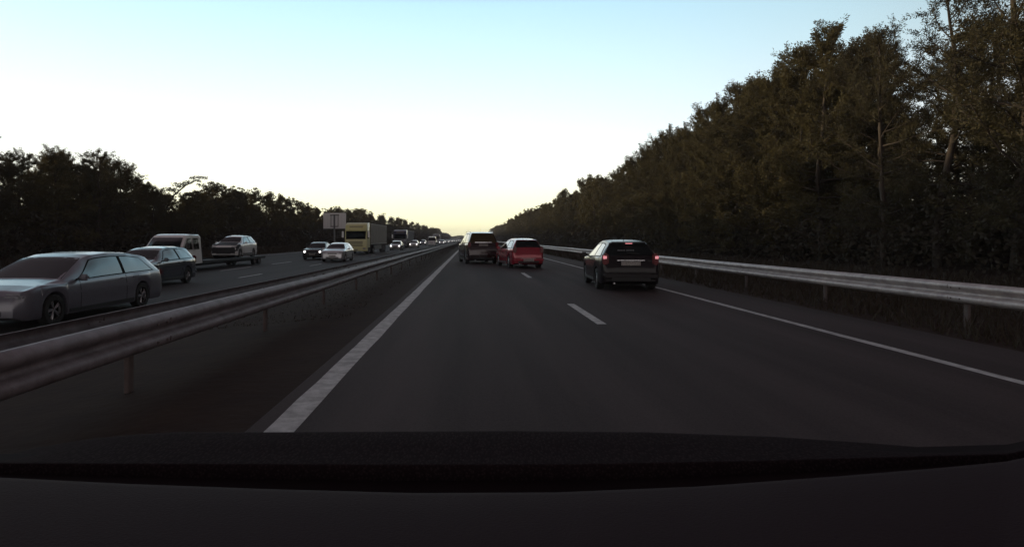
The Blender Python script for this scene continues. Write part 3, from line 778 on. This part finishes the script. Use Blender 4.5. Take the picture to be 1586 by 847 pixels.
# ------------------------------------------------------------------ trees
def leaf_mat(name, cols, rough=.75):
    m = bpy.data.materials.new(name); m.use_nodes = True
    t = m.node_tree; p = t.nodes['Principled BSDF']
    g = t.nodes.new('ShaderNodeNewGeometry'); oi = t.nodes.new('ShaderNodeObjectInfo')
    a = t.nodes.new('ShaderNodeMath'); a.operation = 'MULTIPLY_ADD'; a.inputs[1].default_value = .55
    t.links.new(g.outputs['Random Per Island'], a.inputs[0])
    b = t.nodes.new('ShaderNodeMath'); b.operation = 'MULTIPLY'; b.inputs[1].default_value = .45
    t.links.new(oi.outputs['Random'], b.inputs[0]); t.links.new(b.outputs[0], a.inputs[2])
    r = t.nodes.new('ShaderNodeValToRGB'); r.color_ramp.elements[0].color = (*cols[0], 1); r.color_ramp.elements[1].color = (*cols[-1], 1)
    for k, c in enumerate(cols[1:-1]):
        e = r.color_ramp.elements.new((k + 1) / (len(cols) - 1)); e.color = (*c, 1)
    t.links.new(a.outputs[0], r.inputs['Fac']); t.links.new(r.outputs['Color'], p.inputs['Base Color'])
    p.inputs['Roughness'].default_value = rough
    p.inputs['Specular IOR Level'].default_value = .25
    tr = t.nodes.new('ShaderNodeBsdfTranslucent'); t.links.new(r.outputs['Color'], tr.inputs['Color'])
    mx = t.nodes.new('ShaderNodeMixShader'); mx.inputs[0].default_value = .3
    t.links.new(p.outputs[0], mx.inputs[1]); t.links.new(tr.outputs[0], mx.inputs[2])
    t.links.new(mx.outputs[0], t.nodes['Material Output'].inputs['Surface'])
    return m
M_PINE = leaf_mat('pine_needles', [(0.060, 0.050, 0.034), (0.076, 0.066, 0.034), (0.095, 0.078, 0.040)])
M_OAK = leaf_mat('broad_leaves', [(0.066, 0.054, 0.032), (0.088, 0.074, 0.034), (0.125, 0.100, 0.042)])
M_UNDER = leaf_mat('shade_leaves', [(0.040, 0.032, 0.026), (0.052, 0.042, 0.030), (0.062, 0.050, 0.034)])  # undergrowth and deep wood darkened in colour, standing in for shade
M_BARK = mat('bark', (0.04, 0.030, 0.025), .9, noise=(5, .25, (0.065, 0.045, 0.034)), bump=(12, .6))

def leaf_faces(rng, centers, radii, n_each, size, squash=.75, up=0.3, aspect=2.2):
    """clumps of elongated leaf faces; returns verts (N*4,3)"""
    C = np.repeat(centers, n_each, axis=0); Rr = np.repeat(radii, n_each)
    n = len(C)
    d = rng.normal(size=(n, 3)); d /= np.linalg.norm(d, axis=1, keepdims=True)
    rad = Rr * rng.random(n) ** .45
    P = C + d * rad[:, None] * np.array([1, 1, squash])
    ax = d * .8 + rng.normal(size=(n, 3)) * .6; ax[:, 2] += up
    ax /= np.linalg.norm(ax, axis=1, keepdims=True)
    o = np.cross(ax, rng.normal(size=(n, 3))); o /= np.linalg.norm(o, axis=1, keepdims=True) + 1e-9
    s = size * rng.uniform(.6, 1.4, n)
    a = ax * s[:, None]; b = o * (s / aspect)[:, None]
    Vv = np.stack([P - a * .5, P + b * .5, P + a * .5, P - b * .5], axis=1).reshape(-1, 3)
    return Vv
def quads_mesh(name, Vv, m):
    n = len(Vv) // 4
    me = bpy.data.meshes.new(name)
    me.vertices.add(n * 4); me.vertices.foreach_set('co', Vv.astype(np.float32).ravel())
    me.loops.add(n * 4); me.loops.foreach_set('vertex_index', np.arange(n * 4, dtype=np.int32))
    me.polygons.add(n); me.polygons.foreach_set('loop_start', np.arange(0, n * 4, 4, dtype=np.int32))
    me.polygons.foreach_set('loop_total', np.full(n, 4, dtype=np.int32))
    me.update(calc_edges=True); me.validate()
    me.materials.append(m)
    return me

def tree_proto(seed, H, kind, dens=1.0, leaf=.16, low=.10, spread=1.0):
    rng = np.random.default_rng(seed)
    tv, tf = [], []
    def add_tube(pts, rad, n):
        V, F = tube_vf(pts, rad, n); b = len(tv); tv.extend(V); tf.extend([tuple(i + b for i in f) for f in F])
    lean = rng.normal(size=2) * .025
    tp = []
    for k in range(9):
        t = k / 8
        tp.append((lean[0] * H * t + rng.normal() * .05 * t * H * .12, lean[1] * H * t + rng.normal() * .05 * t * H * .12, -.1 + t * H * .97))
    r0 = .013 * H + .03
    add_tube(tp, [r0 * (1 - .9 * k / 8) + .01 for k in range(9)], 8)
    tpa = np.array([tuple(p) for p in tp])
    def tpos(f):
        q = f * 8; k = min(int(q), 7); return tpa[k] + (tpa[k + 1] - tpa[k]) * (q - k)
    cs, rs = [], []
    nl = int((44 if kind == 'pine' else 40) * dens ** .5)
    for i in range(nl):
        f = low + (0.97 - low) * ((i + rng.random()) / nl)
        if kind == 'pine':
            env = (.30 * math.sin(min(1, (1 - f) / .55) * PI / 2) * (.75 + .5 * rng.random())) * H * .62 + .25
            rise = .1 + .75 * f + rng.normal() * .15
        else:
            env = .30 * H * math.sqrt(max(.02, 1 - ((f - .45) / .60) ** 2)) * (.55 + .6 * rng.random())
            rise = .35 + .9 * f + rng.normal() * .2
        env *= spread
        az = rng.random() * 2 * PI
        p0 = tpos(f * .96)
        d = np.array([math.cos(az), math.sin(az), rise]); d /= np.linalg.norm(d[:2]) * 1.0
        pts = [p0]; nseg = 4
        dd = d / np.linalg.norm(d)
        for k in range(nseg):
            dd = dd + rng.normal(size=3) * .16; dd /= np.linalg.norm(dd)
            pts.append(pts[-1] + dd * env / nseg)
        rl = max(.012, r0 * .35 * (1 - f * .7))
        add_tube([tuple(p) for p in pts], [rl * (1 - .2 * k) for k in range(nseg + 1)], 4)
        nc = rng.integers(4, 8)
        for c in range(nc):
            q = .3 + .7 * (c + rng.random()) / nc; q = min(q, .999) * nseg; k = int(q)
            cp = pts[k] + (pts[k + 1] - pts[k]) * (q - k) + rng.normal(size=3) * .14 * env * .5
            cs.append(cp); rs.append(rng.uniform(.32, .62) * (H / 11) ** .5 * (0.85 if kind == 'pine' else 1.0))
    for k in range(7):      # upright leader shoots give the jagged skyline
        cp = tpos(1.0) + np.array([rng.normal() * .045 * H, rng.normal() * .045 * H, rng.uniform(-.10, .035) * H]); cs.append(cp); rs.append(rng.uniform(.18, .4))
    cs = np.array(cs); rs = np.array(rs)
    ne = int(34 * dens)
    Vv = leaf_faces(rng, cs, rs, ne, leaf, .8, .5)
    cm = quads_mesh('crown', Vv, M_PINE if kind == 'pine' else M_OAK)
    tm = bpy.data.meshes.new('trunk'); tm.from_pydata([tuple(v) for v in tv], [], tf); tm.materials.append(M_BARK)
    tm.polygons.foreach_set('use_smooth', [True] * len(tm.polygons))
    return (cm, tm, H)

def tuft_pine(seed, H, limbs=46, per=46, leaf=.15, airy=1.0, m=None):
    """pine whose upswept limbs end in separate bottle-brush tufts, sky showing between them"""
    rng = np.random.default_rng(seed)
    tv, tf = [], []
    def add_tube(pts, rad, n):
        V, F = tube_vf(pts, rad, n); b = len(tv); tv.extend(V); tf.extend([tuple(i + b for i in f) for f in F])
    tp = [np.array([0, 0, -.1])]
    for k in range(8): tp.append(tp[-1] + np.array([rng.normal() * .10, rng.normal() * .10, H * .97 / 8]))
    r0 = .012 * H + .03
    add_tube([tuple(p) for p in tp], [r0 * (1 - .9 * k / 8) + .012 for k in range(9)], 8)
    def tpos(f):
        q = min(f, .999) * 8; k = int(q); return tp[k] + (tp[k + 1] - tp[k]) * (q - k)
    cs, rs, axs = [], [], []
    for i in range(limbs):
        f = .07 + .91 * ((i + rng.random()) / limbs) ** .95
        env = H * (.26 * math.sin(min(1, (1.06 - f) / .62) * PI / 2) * rng.uniform(.55, 1.15)) + .35
        az = rng.random() * 2 * PI
        rise = .05 + 1.1 * f ** 2 + rng.normal() * .15
        dd = np.array([math.cos(az), math.sin(az), rise]); dd /= np.linalg.norm(dd)
        pts = [tpos(f)]
        for k in range(4):
            dd = dd + rng.normal(size=3) * .13 + np.array([0, 0, .10]); dd /= np.linalg.norm(dd); pts.append(pts[-1] + dd * env / 4)
        rl = max(.014, r0 * .38 * (1 - f * .7))
        add_tube([tuple(p) for p in pts], [rl * (1 - .19 * k) for k in range(5)], 4)
        nt_ = int(5 + env * 3.2)
        for c in range(nt_):
            q = min(.22 + .78 * (c + rng.random()) / nt_, .999) * 4; k = int(q)
            p0 = pts[k] + (pts[k + 1] - pts[k]) * (q - k)
            tw = (pts[k + 1] - pts[k]); tw = tw / np.linalg.norm(tw) * .6 + rng.normal(size=3) * .75 + np.array([0, 0, .55])
            tw /= np.linalg.norm(tw); ln = rng.uniform(.25, .85) * (1.15 - .25 * q / 4)
            p1 = p0 + tw * ln
            add_tube([tuple(p0), tuple(p1)], [.012, .006], 3)
            cs.append(p1); rs.append(rng.uniform(.15, .27)); axs.append(tw)
            if rng.random() < .6: cs.append(p0 + tw * ln * .5); rs.append(rng.uniform(.12, .22)); axs.append(tw)
    cs = np.array(cs); rs = np.array(rs) * airy; axs = np.array(axs)
    C = np.repeat(cs, per, axis=0); Rr = np.repeat(rs, per); A = np.repeat(axs, per, axis=0); n = len(C)
    t = rng.uniform(-1, 1, n)
    side = np.cross(A, rng.normal(size=(n, 3))); side /= np.linalg.norm(side, axis=1, keepdims=True) + 1e-9
    P = C + A * (t * Rr * 1.35)[:, None] + side * (rng.random(n) ** .6 * Rr * .75)[:, None]
    ax = side * .8 + A * .7 + rng.normal(size=(n, 3)) * .25; ax /= np.linalg.norm(ax, axis=1, keepdims=True)
    o = np.cross(ax, rng.normal(size=(n, 3))); o /= np.linalg.norm(o, axis=1, keepdims=True) + 1e-9
    sz = leaf * rng.uniform(.6, 1.3, n)
    a = ax * sz[:, None]; b = o * (sz / 3.2)[:, None]
    Vv = np.stack([P - a * .5, P + b * .5, P + a * .5, P - b * .5], 1).reshape(-1, 3)
    cm = quads_mesh('crown', Vv, m or M_PINE)
    tm = bpy.data.meshes.new('trunk'); tm.from_pydata([tuple(v) for v in tv], [], tf); tm.materials.append(M_BARK)
    tm.polygons.foreach_set('use_smooth', [True] * len(tm.polygons))
    return (cm, tm, H)
PR = {}
for i in range(5):
    PR['near_pine', i] = tuft_pine(100 + i, 12.0)
    PR['near_oak', i] = tuft_pine(200 + i, 12.0, 52, 52, .15, 1.15, M_OAK)
    PR['airy_pine', i] = tuft_pine(500 + i, 12.0, 34, 60, .10, 1.0)
    PR['pine', i] = tree_proto(300 + i, 12.0, 'pine', 1.1, .26, .06)
    PR['oak', i] = tree_proto(400 + i, 12.0, 'oak', 1.1, .26, .06)
def place_tree(key, x, y, h, label, group, name, rz, wide=1.0):
    cm, tm, H0 = PR[key]
    r = empty(name, (x, y, ground_z(x) - .05), rz); s = h / H0
    r.scale = (s * wide, s * wide, s)
    tag(r, label, 'tree', group)
    for nm, me in (('trunk', tm), ('crown', cm)):
        o = bpy.data.objects.new(nm, me); COL.objects.link(o); o.parent = r
    return r
def skyline(tab, x):
    for (a, ya), (b, yb) in zip(tab, tab[1:]):
        if a <= x <= b: return ya + (yb - ya) * (x - a) / (b - a)
    return tab[0][1] if x < tab[0][0] else tab[-1][1]
# heights of the forest edge as surveyed along it (distance ahead -> tree height)
RH = [(10, 17), (24, 16.2), (27, 15.4), (28.4, 11.8), (30.2, 11.6), (31.5, 12.8), (35, 13.3), (40, 13.9), (46, 13.8), (56, 12.9), (75, 12.3), (95, 12.0), (130, 12.0), (200, 11.8), (900, 12)]
LH = [(20, 7.8), (38, 7.8), (44, 9.0), (50, 9.2), (56, 9.9), (60, 9.0), (63, 7.4), (70, 6.9), (80, 9.4), (90, 9.0), (110, 9.2), (150, 9.6), (200, 11.2), (260, 12), (400, 12), (900, 13)]
rt = random.Random(21)
GR = 'trees of the forest edge right of the road'
GL = 'trees of the forest edge beyond the opposite carriageway'
LABR = 'dark leafy tree in the forest edge behind the right guard rail'
LABL = 'dark pine in the forest edge beyond the opposite carriageway'
y = 12.0; cnt = 0
while y < 620:
    step = 2.7 if y < 70 else (4.2 if y < 150 else (7 if y < 300 else 14))
    rows = (0, 1, 2) if y < 90 else ((0, 1) if y < 300 else (0,))
    for r_ in rows:
        x = 21.6 + 4.2 * r_ + rt.uniform(-1.1, 1.1); yy = y + rt.uniform(-1, 1) + 1.3 * r_
        h = (1.45 + (skyline(RH, yy * 21.6 / x) - 1.45) * x / 21.6) * (rt.uniform(.92, 1.03) if r_ == 0 else (rt.uniform(.74, .92) if yy * 21.6 / x > 31 else rt.uniform(.5, .68)))
        kd = 'oak' if rt.random() < .55 else 'pine'
        key = (('near_' if y < 95 else '') + kd, rt.randrange(5))
        if yy * 21.6 / x < 32: key = ('airy_pine', key[1]); kd = 'pine'
        airy = key[0] == 'airy_pine'
        place_tree(key, x, yy, h, 'tall airy pine at the right edge with sky showing through its crown' if airy else LABR, 'airy pines at the right edge' if airy else GR, 'broadleaf_tree' if kd == 'oak' else 'pine_tree', rt.uniform(0, 6.28), rt.uniform(.9, 1.2))
        cnt += 1
    y += step
cr = cnt
y = 24.0
while y < 700:
    step = 3.3 if y < 90 else (5 if y < 180 else (8 if y < 320 else 15))
    rows = (0, 1, 2) if y < 110 else ((0, 1) if y < 260 else (0,))
    for r_ in rows:
        x = -33.5 - 4.2 * r_ + rt.uniform(-1.2, 1.2); yy = y + rt.uniform(-1.2, 1.2)
        h = (1.45 + (skyline(LH, yy * 33.5 / -x) - 1.45) * -x / 33.5) * (rt.uniform(.86, 1.02) if r_ == 0 else rt.uniform(.72, .9))
        kd = 'pine' if rt.random() < .7 else 'oak'
        key = (('near_' if y < 70 else '') + kd, rt.randrange(5))
        place_tree(key, x, yy, h, LABL, GL, 'pine_tree' if kd == 'pine' else 'broadleaf_tree', rt.uniform(0, 6.28), rt.uniform(1.0, 1.35))
        cnt += 1
    y += step
print('trees', cr, cnt - cr)

# leaning pine standing proud of the left wood
def leaning_pine():
    rng = np.random.default_rng(5)
    X, Y = -34.2, 66.0
    root = empty('pine_tree', (X, Y, 0)); tag(root, 'thin crooked pine leaning right above the left woodland skyline', 'tree')
    tr = [(0, 0, -.1), (.2, 0, 2.5), (.7, 0, 4.5), (1.6, 0, 6.2), (2.9, 0, 7.3), (4.6, 0, 8.1)]
    V, F = tube_vf(tr, [.16, .14, .12, .1, .07, .03], 8)
    tk = link_mesh('trunk', V, F, M_BARK, root, smooth=True)
    cs = []; rs = []
    for (cx, cz, r) in [(4.6, 8.2, .45), (4.0, 8.0, .4), (3.3, 7.75, .5), (2.7, 7.5, .5), (2.1, 7.4, .5), (1.8, 6.9, .6), (1.2, 6.8, .55), (1.2, 6.1, .6), (.7, 5.6, .7), (2.2, 6.3, .45), (2.8, 6.5, .35), (.2, 5.2, .7), (1.5, 5.5, .6)]:
        for q in range(2): cs.append((cx + rng.normal() * .15, rng.normal() * .5, cz + rng.normal() * .12)); rs.append(r)
    me = quads_mesh('crown', leaf_faces(rng, np.array(cs), np.array(rs), 60, .18, .45, .3), M_PINE)
    o = bpy.data.objects.new('crown', me); COL.objects.link(o); o.parent = root
leaning_pine()

# undergrowth and the depth of the woods: masses nobody could count
def wood_mass(name, label, xa, xb, y0, y1, htab, hk, n, size0, seed, far_scale):
    rng = np.random.default_rng(seed)
    t = rng.random(n) ** 1.7
    yy = y0 + (y1 - y0) * t
    xx = xa + (xb - xa) * rng.random(n)
    hh = np.array([skyline(htab, q) for q in yy]) * hk
    # lumpy tops
    lump = .72 + .28 * np.sin(yy * .9 + xx * 1.7) * np.sin(yy * .37 + 1.3 + xx * .6)
    zz = hh * lump * rng.random(n) ** .8
    P = np.stack([xx, yy, zz], 1)
    sz = size0 * (1 + yy / far_scale)
    ax = rng.normal(size=(n, 3)); ax /= np.linalg.norm(ax, axis=1, keepdims=True)
    o = np.cross(ax, rng.normal(size=(n, 3))); o /= np.linalg.norm(o, axis=1, keepdims=True)
    a = ax * sz[:, None]; b = o * (sz / 1.8)[:, None]
    Vv = np.stack([P - a * .5, P + b * .5, P + a * .5, P - b * .5], 1).reshape(-1, 3)
    ob = bpy.data.objects.new(name, quads_mesh(name, Vv, M_UNDER)); COL.objects.link(ob)
    return tag(ob, label, 'undergrowth', kind='stuff')
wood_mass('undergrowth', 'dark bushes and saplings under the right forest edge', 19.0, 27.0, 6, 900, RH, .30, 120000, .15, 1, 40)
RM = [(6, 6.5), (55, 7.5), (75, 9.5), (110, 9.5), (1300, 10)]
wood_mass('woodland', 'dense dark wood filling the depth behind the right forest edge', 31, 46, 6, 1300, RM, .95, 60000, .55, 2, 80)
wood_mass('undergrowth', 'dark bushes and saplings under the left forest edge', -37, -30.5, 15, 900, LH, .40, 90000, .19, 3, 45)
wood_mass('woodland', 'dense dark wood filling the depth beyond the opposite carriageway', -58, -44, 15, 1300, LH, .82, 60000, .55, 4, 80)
# woods closing the view where the road bends away
rng = np.random.default_rng(9)
n = 16000
xx = rng.uniform(-260, 330, n); yy = 1500 + rng.uniform(0, 60, n); zz = 13 * (0.75 + .25 * np.sin(xx * .11) * np.sin(xx * .043 + 1)) * rng.random(n) ** .8
P = np.stack([xx, yy, zz], 1); ax = rng.normal(size=(n, 3)); ax /= np.linalg.norm(ax, axis=1, keepdims=True)
o_ = np.cross(ax, rng.normal(size=(n, 3))); o_ /= np.linalg.norm(o_, axis=1, keepdims=True)
Vv = np.stack([P - ax * 1.6, P + o_, P + ax * 1.6, P - o_], 1).reshape(-1, 3)
ob = bpy.data.objects.new('far_woodland', quads_mesh('far_woodland', Vv, M_PINE)); COL.objects.link(ob)
tag(ob, 'far band of woodland on the horizon at the end of the road', 'woodland', kind='stuff')

# ------------------------------------------------------------------ grass on the verges
def grass(name, label, xa, xb, y0, y1, n, seed, h=.16):
    rng = np.random.default_rng(seed)
    t = rng.random(n) ** 2.0
    yy = y0 + (y1 - y0) * t; xx = rng.uniform(xa, xb, n)
    zz = np.array([ground_z(q) for q in xx])
    hh = h * rng.uniform(.4, 1.3, n) * (1 + yy / 90)
    wd = .012 * (1 + yy / 25)
    an = rng.random(n) * 2 * PI; u = np.stack([np.cos(an), np.sin(an), np.zeros(n)], 1)
    tip = rng.normal(size=(n, 3)) * .35 * hh[:, None]; tip[:, 2] = hh
    P = np.stack([xx, yy, zz - .02], 1)
    Vv = np.stack([P - u * wd[:, None], P + u * wd[:, None], P + tip + u * .003, P + tip - u * .003], 1).reshape(-1, 3)
    ob = bpy.data.objects.new(name, quads_mesh(name, Vv, M_GRASS)); COL.objects.link(ob)
    return tag(ob, label, 'grass', kind='stuff')
M_GRASS = leaf_mat('grass_blades', [(0.036, 0.026, 0.020), (0.048, 0.036, 0.024), (0.058, 0.042, 0.030)])
grass('verge_grass', 'rough dry grass on the right verge around the guard rail', 7.15, 19, 5, 160, 45000, 31, .20)
grass('median_grass', 'short brownish grass on the median strip by the guard rail', -6.0, -2.25, 11, 160, 9000, 32, .03)
grass('far_verge_grass', 'rough dry grass between the opposite carriageway and the left trees', -31, -23.8, 15, 200, 20000, 33, .25)

# ------------------------------------------------------------------ dashboard of the car we sit in
def make_dash():
    root = empty('dashboard', (0, .8, 1.0)); tag(root, 'dark moulded dashboard top across the bottom of the view', 'dashboard')
    m_top = bpy.data.materials.new('dash_grain'); m_top.use_nodes = True
    t = m_top.node_tree; p = t.nodes['Principled BSDF']
    tc = t.nodes.new('ShaderNodeTexCoord')
    vo = t.nodes.new('ShaderNodeTexVoronoi'); vo.inputs['Scale'].default_value = 230
    mp = t.nodes.new('ShaderNodeMapping'); mp.inputs['Rotation'].default_value = (0, 0, R(35)); mp.inputs['Scale'].default_value = (1, .45, 1)
    t.links.new(tc.outputs['Object'], mp.inputs['Vector']); t.links.new(mp.outputs[0], vo.inputs['Vector'])
    r = t.nodes.new('ShaderNodeValToRGB'); r.color_ramp.elements[0].color = (.036, .025, .028, 1); r.color_ramp.elements[1].color = (.017, .0115, .0132, 1)
    r.color_ramp.elements[1].position = .55
    t.links.new(vo.outputs['Distance'], r.inputs['Fac']); t.links.new(r.outputs['Color'], p.inputs['Base Color'])
    b = t.nodes.new('ShaderNodeBump'); b.inputs['Strength'].default_value = .6; b.inputs['Distance'].default_value = .0015
    t.links.new(vo.outputs['Distance'], b.inputs['Height']); t.links.new(b.outputs['Normal'], p.inputs['Normal'])
    p.inputs['Roughness'].default_value = .95; p.inputs['Specular IOR Level'].default_value = .03
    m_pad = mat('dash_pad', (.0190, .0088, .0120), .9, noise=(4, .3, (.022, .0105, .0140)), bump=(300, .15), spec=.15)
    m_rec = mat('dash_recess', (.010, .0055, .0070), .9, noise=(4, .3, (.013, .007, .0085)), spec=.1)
    def w_(px, py, Y):    # a point of the moulding at distance Y ahead of the lens, in metres
        return ((px - 728) / 930 * Y - 0, Y - .8, 1.45 - (py - 370) / 930 * Y - 1.0)
    # outlines of the mouldings, left to right
    L1 = [(-160, 745, 1.02), (-60, 722, 1.0), (0, 706, 1.0), (60, 692, 1.0), (120, 682, 1.0), (190, 674, 1.0), (270, 669, 1.0), (400, 669, 1.0), (600, 668, 1.01), (800, 667, 1.01), (1000, 669, 1.01), (1200, 676, 1.0), (1350, 686, 1.0), (1450, 694, 1.0), (1560, 690, 1.0), (1700, 660, 1.0), (1800, 600, 1.0)]
    E1 = [(-160, 722), (0, 716), (200, 717), (600, 718.5), (900, 718), (1200, 712), (1450, 705), (1560, 702), (1700, 672), (1800, 612)]
    E2 = [(-160, 732), (0, 739), (200, 749), (420, 757), (640, 763), (860, 762), (1080, 753), (1300, 737), (1480, 722), (1560, 714), (1700, 684), (1800, 624)]
    def ev(tab, x):
        for (a, ya), (b, yb) in zip(tab, tab[1:]):
            if a <= x <= b: return ya + (yb - ya) * (x - a) / (b - a)
        return tab[-1][1]
    T1 = [(a, b) for a, b, c in L1]
    cols = [-160 + 1960 * k / 98 for k in range(99)]
    def sheet(name, rows, m):
        V = []; F = []
        for fn in rows:
            for x in cols: V.append(w_(*fn(x)))
        n = len(cols)
        for j in range(len(rows) - 1):
            for i in range(n - 1): F.append((j * n + i, j * n + i + 1, (j + 1) * n + i + 1, (j + 1) * n + i))
        return link_mesh(name, V, F, m, root, smooth=True)
    sheet('top_panel', [lambda x: (x, max(ev(T1, x), 0) + 60, 1.06), lambda x: (x, ev(T1, x) + 6, 1.02), lambda x: (x, ev(T1, x), 1.0),
                        lambda x: (x, ev(T1, x) + 2, .985), lambda x: (x, (ev(T1, x) * .5 + ev(E1, x) * .5), .92), lambda x: (x, max(ev(E1, x), ev(T1, x) + 3) - .5, .86),
                        lambda x: (x, max(ev(E1, x), ev(T1, x) + 3) + 2.5, .85), lambda x: (x, max(ev(E1, x), ev(T1, x) + 3) + 26, .845)], m_top)
    sheet('vent_recess', [lambda x: (x, ev(E1, x) - 14, .93), lambda x: (x, ev(E1, x) + 8, .875), lambda x: (x, ev(E2, x) + 12, .80), lambda x: (x, ev(E2, x) + 30, .76)], m_rec)
    sheet('front_pad', [lambda x: (x, ev(E2, x) + 40, .80), lambda x: (x, ev(E2, x) + 8, .79), lambda x: (x, ev(E2, x) + 1.5, .775), lambda x: (x, ev(E2, x) + 0, .755), lambda x: (x, ev(E2, x) + 4, .73),
                        lambda x: (x, ev(E2, x) + 30, .68), lambda x: (x, ev(E2, x) + 90, .58), lambda x: (x, ev(E2, x) + 200, .48)], m_pad)
make_dash()
